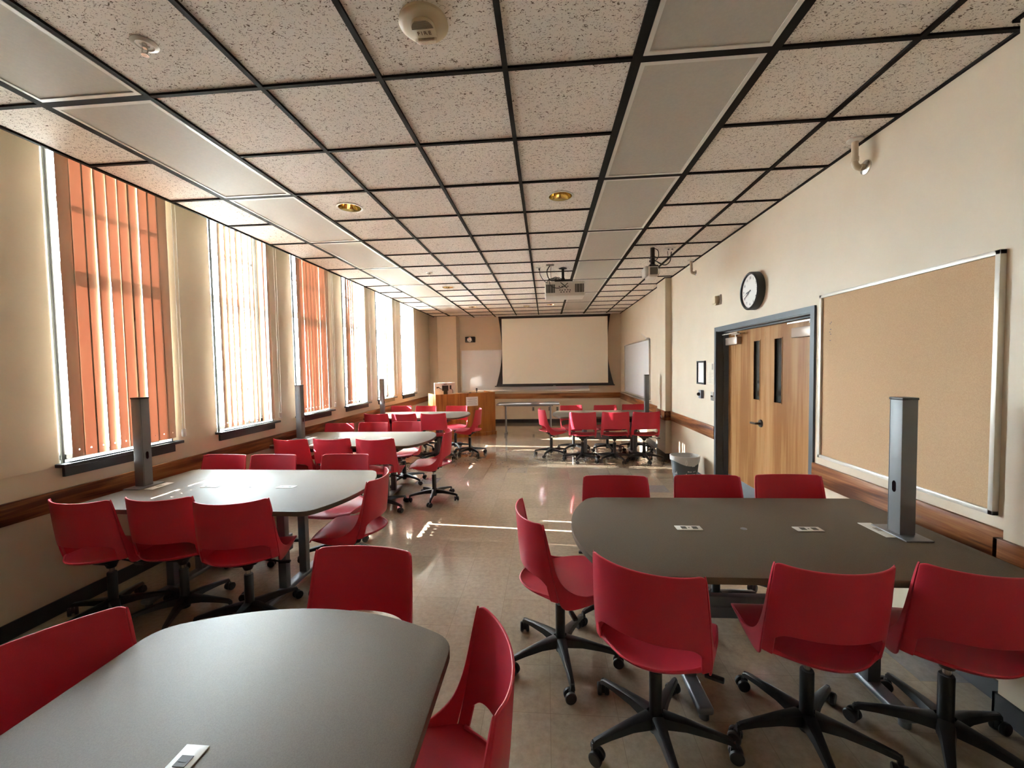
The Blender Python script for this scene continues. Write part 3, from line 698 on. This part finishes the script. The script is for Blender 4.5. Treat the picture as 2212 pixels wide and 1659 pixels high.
# ------------------------------------------------------------------ narrow table in front of the whiteboard
o = empty('folding_table', (-.40, 9.62, 0), 'narrow grey training table standing below the projection screen', 'table')
MB().box((-.74, -.28, .705), (.70, .30, .735), bev=.006).build('tabletop', 'metal', o)
MB().box((-.6, -.03, .66), (.56, .03, .705)).box((-.4, -.27, .69), (-.2, -.2, .705)).build('frame', 'metal', o)
for x in (-.55, .50):
    l = MB().cyl((x, 0, .05), (x, 0, .70), .022).box((x - .02, -.26, .03), (x + .02, .26, .06), bev=.008)
    for yy in (-.25, .25): l.cyl((x, yy, 0), (x, yy, .032), .014)
    l.build('leg', 'metal', o)

# ------------------------------------------------------------------ waste bin
o = empty('waste_bin', (1.815, 5.56, 0), 'grey plastic recycling bin with a clear liner beside the door', 'bin')
def bowl(prof, n=36, sx=1., sy=.85): return MB().lathe(prof, n=n, mat=Matrix.Diagonal((sx, sy, 1, 1)))
bowl([(0, 0), (.135, 0), (.14, .01), (.18, .375), (.186, .378), (.186, .368), (.176, .36), (.136, .015), (0, .012)]).build('body', 'bin', o)
lin = MB(); t = bmesh.new(); n = 48; rings = []
for r_, z in ((.181, .30), (.186, .33), (.190, .384), (.180, .388), (.170, .33), (.155, .15)):
    rings.append([t.verts.new((r_*(1 + (.010*math.sin(9*2*PI*i/n) + .006*math.sin(17*2*PI*i/n) if z < .38 else .002*math.sin(11*2*PI*i/n)))*math.cos(2*PI*i/n), .85*r_*math.sin(2*PI*i/n), z + (.03*math.sin(2*PI*i/n*2 + 1.2) if z == .30 else 0))) for i in range(n)])
for A, B in zip(rings, rings[1:]):
    for i in range(n): t.faces.new([A[i], A[(i+1) % n], B[(i+1) % n], B[i]])
lin._app(t); lin.tube([(-.03, -.163, .35), (-.045, -.178, .31), (-.04, -.18, .285), (-.025, -.178, .31), (-.03, -.165, .35)], .004)
lin.build('liner', 'bag', o)
k = MB()
def bin_pt(a, z): r_ = .14 + (.18 - .14)*(z - .01)/.365 + .0025; return Vector((r_*math.cos(a), .85*r_*math.sin(a), z))
def binmark(a0, a1, z0, z1):
    m_ = 4
    for i in range(m_):
        p = [bin_pt(a0 + (a1 - a0)*i/m_, z0), bin_pt(a0 + (a1 - a0)*(i+1)/m_, z0), bin_pt(a0 + (a1 - a0)*(i+1)/m_, z1), bin_pt(a0 + (a1 - a0)*i/m_, z1)]
        k.quad(*p)
for a0, a1, z0, z1 in ((-1.30, -1.02, .262, .272), (-1.62, -1.52, .188, .204), (-1.49, -1.40, .188, .198), (-1.38, -1.30, .188, .198), (-1.18, -1.10, .188, .198), (-1.08, -1.02, .188, .198), (-1.0, -.95, .188, .206),
                       (-1.76, -1.68, .150, .170), (-1.64, -1.56, .150, .162), (-1.53, -1.44, .150, .162), (-1.41, -1.32, .150, .162), (-1.29, -1.20, .150, .162), (-1.17, -1.08, .150, .162), (-1.05, -.96, .150, .162)): binmark(a0, a1, z0, z1)
k.build('lettering', 'plate', o)

# ------------------------------------------------------------------ tables  (local: bowed end at +x, floor at z 0)
TL, TWD = 1.78, 1.00
def table_outline(L=TL, W_=TWD, bow=.145, rc=.055):
    h = W_/2; xs = L/2 - bow; pts = []
    R_ = (h*h + bow*bow)/(2*bow); cx = L/2 - R_
    def corner(p, a, b, n=6):
        return [((1-k/n)**2*a[0] + 2*k/n*(1-k/n)*p[0] + (k/n)**2*b[0], (1-k/n)**2*a[1] + 2*k/n*(1-k/n)*p[1] + (k/n)**2*b[1]) for k in range(n + 1)]
    a1 = math.asin((h - .055)/R_); e = (cx + R_*math.cos(a1), R_*math.sin(a1))
    pts = corner((-L/2, -h), (-L/2, -h + rc), (-L/2 + rc, -h))
    pts += corner((xs, -h), (xs - .06, -h), (e[0], -e[1]))
    for i in range(1, 24):
        a = -a1 + 2*a1*i/24; pts.append((cx + R_*math.cos(a), R_*math.sin(a)))
    pts += corner((xs, h), e, (xs - .06, h))
    pts += corner((-L/2, h), (-L/2 + rc, h), (-L/2, h - rc))
    res = []
    for p in pts:
        if not res or math.dist(p, res[-1]) > .004: res.append(p)
    return res
def make_table(lab):
    o = empty('conference_table', (0, 0, 0), lab, 'table', group='grey meeting tables')
    po = table_outline()
    MB().prism(po, .712, .742, bev=.003).build('tabletop', 'laminate', o)
    inn = [(x*.86, y*.78) for x, y in po]
    for x in (.33, -.52):
        l = MB()
        for y in (-.12, .12): l.box((x - .03, y - .025, .05), (x + .03, y + .025, .70), bev=.006)
        l.box((x - .035, -.34, .03), (x + .035, .34, .065), bev=.012, seg=3).box((x - .06, -.36, .69), (x + .06, .36, .712), bev=.004)
        for y in (-.31, .31): l.cyl((x, y, 0), (x, y, .032), .022)
        l.build('leg', 'metal', o)
    MB().box((-.50, -.02, .28), (.31, .02, .395), bev=.004).box((-.50, -.024, .335), (.31, .024, .341)).build('beam', 'metal', o)
    MB().box((-.60, -.16, .60), (.50, .16, .70), bev=.01).build('cable_tray', 'socket', o)
    return o
def outlet_plate(loc, rz, lab, wide=1):
    o = empty('table_outlet', loc, lab, 'outlet', rz=rz, group='flush outlets in the tables')
    return o
def make_outlet():
    o = empty('table_outlet', (0, 0, 0), 'x', 'outlet')
    MB().box((-.065, -.028, 0), (.065, .028, .003), bev=.0012).build('plate', 'plate', o)
    for x in (-.032, .024): MB().box((x - .012, -.014, .002), (x + .014, .014, .0042)).box((x - .002, -.01, .004), (x + .002, .01, .0046)).build('socket', 'socket', o)
    MB().box((-.004, -.004, .002), (.001, .004, .0042)).build('screw', 'socket', o)
    return o
def make_strip():
    o = empty('table_outlet', (0, 0, 0), 'x', 'outlet')
    MB().box((-.033, -.09, 0), (.033, .09, .003), bev=.0012).build('plate', 'plate', o)
    MB().box((-.014, -.022, .002), (.014, .022, .0042)).build('socket', plain('grey_socket', (.25, .24, .22), .5), o)
    return o
def make_tower():
    o = empty('media_tower', (0, 0, 0), 'x', 'media tower')
    MB().box((-.036, -.037, .006), (.036, .037, .660), bev=.004).build('column', 'tower', o)
    MB().box((-.038, -.039, .658), (.038, .039, .670), bev=.003).build('cap', 'black', o)
    MB().box((-.062, -.105, 0), (.062, .105, .007), bev=.002).build('base_plate', 'metal', o)
    t = MB()                                      # oval cable opening on the face towards the table
    t.prism([(.011*math.cos(2*PI*i/20), .016*math.sin(2*PI*i/20) + (.012 if math.sin(2*PI*i/20) > 0 else -.012)) for i in range(20)], 0, .0012,
            mat=Matrix.Translation((.0362, 0, .235)) @ Matrix(((0, 0, 1, 0), (1, 0, 0, 0), (0, 1, 0, 0), (0, 0, 0, 1))))
    t.build('cable_opening', 'black_gloss', o)
    MB().box((.0355, -.032, .01), (.0368, -.030, .655)).build('seam', 'base', o)
    return o
def make_grommet():
    o = empty('table_grommet', (0, 0, 0), 'x', 'grommet')
    MB().lathe([(0, .002), (.012, .003), (.016, .0), (0, 0)], n=16).build('cover', 'metal', o)
    return o
P_OUT, P_STR, P_TOW, P_GRO = make_outlet(), make_strip(), make_tower(), make_grommet()
used = set()
def inst(proto, loc, rz, lab, cat, group):
    o = proto if proto not in used else copy_tree(proto)
    used.add(proto); o.location = loc; o.rotation_euler = (0, 0, rz); tag(o, lab, cat, group); return o
# (tip x, centre y, heading of the bowed end, tower offset, strip offset, name)
TABLES = [
 ((.125, 2.155), PI + .012, 1.60, 1.525, 'the large right table'),
 ((-1.30, 2.83), 0., 1.725, 1.60, 'the first left table'),
 ((-1.37, 4.88), 0., 1.69, 1.56, 'the second left table'),
 ((-1.39, 7.35), 0., 1.62, 1.50, 'the table beside the lectern'),
 ((.11, 7.35), PI, 1.64, 1.52, 'the far right table'),
 ((-.80, 1.375), PI/2, None, 1.5, 'the nearest table'),
]
TLAB = ['large dark grey meeting table by the right wall, nearest the camera on that side', 'grey meeting table at the left wall under the nearest window',
        'grey meeting table second along the left wall', 'grey meeting table at the left wall beside the lectern', 'grey meeting table at the far right by the pilaster',
        'grey meeting table cut off by the lower left of the frame']
ZT = .742
proto = None
for ti, ((tx, ty), h, tow, stp, nm_) in enumerate(TABLES):
    if proto is None: t = proto = make_table('x')
    else: t = copy_tree(proto)
    dv = Vector((math.cos(h), math.sin(h), 0)); cpos = Vector((tx, ty, 0)) - dv*TL/2
    t.location = cpos; t.rotation_euler = (0, 0, h); tag(t, TLAB[ti], 'table', 'grey meeting tables')
    def at(off, side=0.): p = Vector((tx, ty, ZT)) - dv*off; return p
    inst(P_OUT, at(.60), h, 'flush outlet plate in %s, towards its rounded end' % nm_, 'outlet', 'flush outlets in the tables')
    if ti != 5:
        inst(P_OUT, at(1.19), h, 'flush outlet plate in %s, towards its media tower' % nm_, 'outlet', 'flush outlets in the tables')
        inst(P_GRO, at(.875), h, 'small round grommet between the outlets of %s' % nm_, 'grommet', 'grommets in the tables')
        inst(P_STR, at(stp), h, 'white outlet strip at the tower foot on %s' % nm_, 'outlet', 'outlet strips by the towers')
        p = at(tow + .005) if False else at(tow); 
        inst(P_TOW, p + Vector((0, -.04 if ti == 0 else 0, 0)), h, 'grey square media tower standing on %s' % nm_, 'media tower', 'media towers on the tables')

# ------------------------------------------------------------------ swivel chair (local: sitter faces +y, floor at z 0)
def shell_surface(bm, fn, us, vs, keep=lambda i, j: True):
    G = [[bm.verts.new(fn(u, v)) for u in us] for v in vs]
    for j in range(len(vs) - 1):
        for i in range(len(us) - 1):
            if keep(i, j): bm.faces.new([G[j][i], G[j][i+1], G[j+1][i+1], G[j+1][i]])
    bmesh.ops.delete(bm, geom=[v for v in bm.verts if not v.link_faces], context='VERTS')
def finish_shell(bm, name, thick, parent, off=0.):
    bmesh.ops.recalc_face_normals(bm, faces=bm.faces)
    me = bpy.data.meshes.new(name); bm.to_mesh(me); bm.free(); me.materials.append(M['red'])
    ob = bpy.data.objects.new(name, me); COL.objects.link(ob)
    s1 = ob.modifiers.new('s', 'SOLIDIFY'); s1.thickness = thick; s1.offset = off
    s2 = ob.modifiers.new('b', 'SUBSURF'); s2.levels = 2; s2.render_levels = 2
    bake(ob); ob.parent = parent
    return ob
def sm(a, b, x): x = max(0, min(1, (x - a)/(b - a))); return x*x*(3 - 2*x)
def make_chair():
    o = empty('swivel_chair', (0, 0, 0), 'x', 'chair')
    # seat: scooped pan with waterfall front and a rounded rear lip that reaches behind the back panel
    SH = .05                                            # shell stands this far forward of its own measuring frame
    def interp(t, pts):
        for (a, fa), (b, fb) in zip(pts, pts[1:]):
            if t <= b: k = (t - a)/(b - a); return fa + (fb - fa)*max(0, min(1, k))
        return pts[-1][1]
    bm = bmesh.new()
    ym = [(0, -.272), (.06, -.262), (.16, -.225), (.3, -.15), (.5, -.02), (.7, .10), (.88, .20), (1, .232)]
    zm = [(0, .464), (.06, .450), (.16, .437), (.3, .430), (.5, .430), (.7, .436), (.88, .434), (1, .412)]
    hm = [(0, .188), (.06, .196), (.16, .210), (.3, .218), (.5, .221), (.7, .217), (.88, .207), (1, .197)]
    def seat(u, v):
        au = abs(u); w0 = sm(.34, 0, v)
        x = interp(v, hm)*u
        y = interp(v, ym) + .122*u*u*w0 - .030*u*u*sm(.8, 1, v)
        z = interp(v, zm) + .016*au**3*(1 - .6*sm(.75, 1, v)) - .020*u*u*sm(.12, 0, v)
        return (x, y + SH, z)
    us = [-1, -.985, -.85, -.6, -.3, 0, .3, .6, .85, .985, 1]; vs = [0, .02, .06, .16, .3, .5, .7, .88, .985, 1]
    shell_surface(bm, seat, us, vs)
    finish_shell(bm, 'seat', .009, o)
    # backrest: curved panel, open gap above the seat, side uprights flowing forward into the seat skirt
    bm = bmesh.new()
    xe = [(.38, .212), (.44, .223), (.5, .224), (.65, .220), (.84, .209)]
    ye = [(.38, -.112), (.44, -.130), (.5, -.145), (.57, -.160), (.65, -.175), (.84, -.206)]
    dp = [(.44, .098), (.55, .100), (.84, .072)]
    def back(u, z):
        c_ = (math.cos(u*1.15) - math.cos(1.15))/(1 - math.cos(1.15))
        return (interp(z, xe)*math.sin(u*1.15)/math.sin(1.15), interp(z, ye) - interp(z, dp)*c_ + SH, z)
    def panel(u, v):
        au = abs(u); zb = .552 - .050*sm(.68, .88, au); zt = .826 + .012*au**2 - .012*sm(.93, 1., au)
        return back(u, zb + (zt - zb)*v)
    us = [-1, -.97, -.90, -.82, -.72, -.5, -.25, 0, .25, .5, .72, .82, .90, .97, 1]
    shell_surface(bm, panel, us, [0, .02, .10, .3, .5, .7, .88, .98, 1])
    for s_ in (-1, 1):
        shell_surface(bm, lambda u, v: back(s_*u, .442 + .078*v), [.80, .815, .88, .96, 1], [0, .1, .5, .9, 1])
        A = [(.836, -.206, .209, -.200), (.75, -.191, .215, -.181), (.65, -.175, .220, -.161), (.58, -.162, .222, -.142), (.515, -.148, .224, -.114), (.45, -.132, .224, -.060), (.398, -.112, .214, -.005), (.386, -.050, .208, .050), (.398, .03, .205, .125), (.420, .14, .202, .195)]
        zB = [.836, .75, .65, .585, .525, .480, .457, .450, .448, .440]
        rows = []
        for (za, ya, xa, yb), zb2 in zip(A, zB):
            xb = .224 if za < .5 else xa + .002
            if yb > .1: xb = .215 if yb < .15 else .206
            rows.append([(s_*(xa + (xb - xa)*t), ya + (yb - ya)*t + SH, za + (zb2 - za)*t) for t in (0, .06, .5, .94, 1)])
        G = [[bm.verts.new(p) for p in r] for r in rows]
        for a_, b_ in zip(G, G[1:]):
            for i in range(4): bm.faces.new([a_[i], a_[i+1], b_[i+1], b_[i]])
    finish_shell(bm, 'backrest', .009, o)
    # mechanism, gas column, lever
    MB().box((-.10, -.11, .405), (.10, .10, .432), bev=.008).box((-.06, -.07, .375), (.06, .06, .41), bev=.012).lathe([(.045, .385), (.03, .35), (.024, .335), (0, .335)]).build('seat_mount', 'black', o)
    MB().tube([(.05, .0, .395), (.14, -.005, .385), (.20, -.01, .375)], .006).box((.19, -.022, .364), (.26, .004, .378), bev=.005).build('lever', 'black', o)
    MB().cyl((0, 0, .30), (0, 0, .345), .014).build('gas_piston', 'chrome', o)
    MB().lathe([(0, .305), (.024, .305), (.026, .30), (.026, .12), (.042, .10), (.045, .075), (.03, .06), (.026, .045), (0, .045)]).build('column', 'black', o)
    legs = None
    for k in range(5):
        a = 2*PI*k/5
        if legs is None:
            bm = bmesh.new(); st = [(.030, .031, .048, .128), (.12, .021, .036, .120), (.22, .016, .026, .103), (.285, .013, .022, .090), (.302, .011, .022, .078)]
            rings = []
            for x, hw, hh, zt in st:
                rings.append([bm.verts.new((x, -hw, zt - hh)), bm.verts.new((x, -hw*.85, zt - .004)), bm.verts.new((x, -hw*.5, zt)), bm.verts.new((x, hw*.5, zt)), bm.verts.new((x, hw*.85, zt - .004)), bm.verts.new((x, hw, zt - hh))])
            for A, B in zip(rings, rings[1:]):
                for i in range(6): bm.faces.new([A[i], A[(i+1) % 6], B[(i+1) % 6], B[i]])
            bm.faces.new(rings[0][::-1]); bm.faces.new(rings[-1])
            g_ = MB(); g_._app(bm); legs = g_.build('leg', 'black', o)
            lg = legs
            c_ = MB((.292, 0, 0))
            for s_ in (-1, 1): c_.lathe([(0, -.010), (.024, -.010), (.0275, -.006), (.0275, .006), (.024, .010), (0, .010)], c=(.305, s_*.0165, .0275), mat=Matrix.Rotation(PI/2, 4, 'X'), n=20)
            c_.cyl((.292, 0, .04), (.292, 0, .085), .008).box((.283, -.009, .02), (.31, .009, .055), bev=.003)
            cs = c_.build('caster', 'black', lg); cs.location = (.292, 0, 0)
        else:
            lg = legs.copy(); COL.objects.link(lg); lg.parent = o
            c2 = cs.copy(); COL.objects.link(c2); c2.parent = lg
            c2.rotation_euler = (0, 0, [0, 1.1, -.7, 2.2, -1.5][k])
        lg.rotation_euler = (0, 0, a)
    return o
proto_chair = make_chair()
SIDE = {'n': 'near side', 'f': 'far side', 'e': 'rounded end'}
# midpoint of the top corners of the back, heading (deg) of the sitter, label
B1 = 'red swivel chair'
CH_ = [
 ((.37, 1.585), 62, 'turned askew, leftmost on the near side of the large right table', 14),
 ((1.07, 1.61), 89, 'in the middle of the near side of the large right table', 30),
 ((1.60, 1.615), 84, 'cut by the right edge of the frame, at the large right table', 8),
 ((-.088, 2.15), 17, 'standing in the aisle at the rounded end of the large right table', 50),
 ((.46, 2.815), -91, 'leftmost on the far side of the large right table', 20),
 ((1.07, 2.84), -90, 'in the middle of the far side of the large right table', 40),
 ((1.60, 2.86), -89, 'rightmost behind the large right table, before the double door', 10),
 ((-2.84, 2.25), 88, 'leftmost on the near side of the first left table', 25),
 ((-2.385, 2.315), 93, 'in the middle of the near side of the first left table', 60),
 ((-1.875, 2.27), 101, 'rightmost on the near side of the first left table', 35),
 ((-2.92, 3.49), -93, 'leftmost on the far side of the first left table', 5),
 ((-2.45, 3.49), -90, 'in the middle of the far side of the first left table', 45),
 ((-1.79, 3.51), -88, 'rightmost on the far side of the first left table', 15),
 ((-1.235, 2.87), 186, 'at the rounded end of the first left table, seen from the side', 25),
 ((-2.86, 4.35), 84, 'leftmost on the near side of the second left table', 10),
 ((-2.39, 4.37), 90, 'in the middle of the near side of the second left table', 50),
 ((-1.88, 4.345), 92, 'rightmost on the near side of the second left table', 32),
 ((-2.91, 5.575), -92, 'leftmost on the far side of the second left table', 12),
 ((-2.45, 5.65), -91, 'in the middle of the far side of the second left table', 44),
 ((-1.99, 5.72), -91, 'rightmost on the far side of the second left table', 66),
 ((-1.215, 4.87), 188, 'at the rounded end of the second left table', 20),
 ((-2.90, 6.78), 87, 'leftmost on the near side of the table beside the lectern', 10),
 ((-2.41, 6.765), 88, 'middle of the near side of the table beside the lectern', 40),
 ((-1.90, 6.765), 93, 'rightmost on the near side of the table beside the lectern', 70),
 ((-2.94, 8.15), -92, 'leftmost behind the table beside the lectern', 20),
 ((-2.41, 8.10), -93, 'in the middle behind the table beside the lectern', 55),
 ((-1.77, 8.03), -92, 'right behind the lectern-side table, directly before the lectern', 33),
 ((-1.25, 7.42), 181, 'in the aisle at the table beside the lectern', 60),
 ((.59, 6.76), 88, 'leftmost on the near side of the far right table', 18),
 ((1.12, 6.765), 88, 'in the middle of the near side of the far right table', 62),
 ((1.61, 6.765), 92, 'rightmost on the near side of the far right table', 40),
 ((.47, 7.91), -78, 'leftmost on the far side of the far right table', 28),
 ((1.11, 7.89), -84, 'in the middle of the far side of the far right table', 5),
 ((1.66, 8.02), -84, 'rightmost on the far side of the far right table', 48),
 ((-.07, 7.31), 12, 'in the aisle at the rounded end of the far right table', 22),
 ((-.77, 1.63), -94, 'facing the camera across the rounded end of the nearest table', 36),
 ((-1.475, 1.02), -28, 'showing only its back at the left edge of the nearest table', 36),
 ((-.172, 1.065), 194, 'at the right side of the nearest table, back opening visible', 50),
]
for i, ((mx_, my_), hd, lab, br) in enumerate(CH_):
    c = proto_chair if i == 0 else copy_tree(proto_chair)
    h = math.radians(hd); c.location = (mx_ + .155*math.cos(h), my_ + .155*math.sin(h), 0); c.rotation_euler = (0, 0, h - PI/2)
    tag(c, B1 + ' ' + lab, 'chair', 'red swivel chairs around the tables')
    for ch in children(c):
        if ch.name.split('.')[0] == 'leg': ch.rotation_euler.z += math.radians(br)

# ------------------------------------------------------------------ light: sky and low sun through the left windows
wd = bpy.data.worlds.new('sky'); SC.world = wd; wd.use_nodes = True
bg = wd.node_tree.nodes['Background']; bg.inputs['Color'].default_value = (.77, .93, 1., 1); bg.inputs['Strength'].default_value = 36.
sd = bpy.data.lights.new('sun', 'SUN'); sd.energy = 45.; sd.angle = math.radians(.35); sd.color = (1., .95, .86)
so = bpy.data.objects.new('sun', sd); COL.objects.link(so)
dirv = Vector((1, -.095, -.51)).normalized()
so.rotation_euler = dirv.to_track_quat('-Z', 'Y').to_euler(); so.location = (-8, 5, 6)
for y0, hid in WIN:
    a = bpy.data.lights.new('window_portal', 'AREA'); a.shape = 'RECTANGLE'; a.size = WW; a.size_y = ZWT - ZS; a.cycles.is_portal = True
    ao = bpy.data.objects.new('window_portal', a); COL.objects.link(ao); ao.location = (XL - .31, y0 + WW/2, (ZS + ZWT)/2)
    ao.rotation_euler = Vector((1, 0, 0)).to_track_quat('-Z', 'Z').to_euler()

# ------------------------------------------------------------------ camera
YAW, PIT, ROL, F = .0823, .0423, .0174, 889.3
cy, sy = math.cos(YAW), math.sin(YAW)
fw = Vector((-sy*math.cos(PIT), cy*math.cos(PIT), -math.sin(PIT))); r_ = Vector((cy, sy, 0)); u_ = r_.cross(fw)
R_ = math.cos(ROL)*r_ - math.sin(ROL)*u_; U_ = math.sin(ROL)*r_ + math.cos(ROL)*u_
cam = bpy.data.cameras.new('camera'); cam.sensor_width = 36.; cam.lens = F/2212*36; cam.clip_start = .02
co = bpy.data.objects.new('camera', cam); COL.objects.link(co)
mw = Matrix((( R_.x, U_.x, -fw.x, 0), (R_.y, U_.y, -fw.y, 0), (R_.z, U_.z, -fw.z, CH), (0, 0, 0, 1)))
co.matrix_world = mw; SC.camera = co
SC.view_settings.view_transform = 'Standard'; SC.view_settings.look = 'None'; SC.view_settings.gamma = 1.; SC.view_settings.use_curve_mapping = False
SC.view_settings.exposure = 2.5
SC.cycles.max_bounces = 14; SC.cycles.diffuse_bounces = 10; SC.cycles.transparent_max_bounces = 12
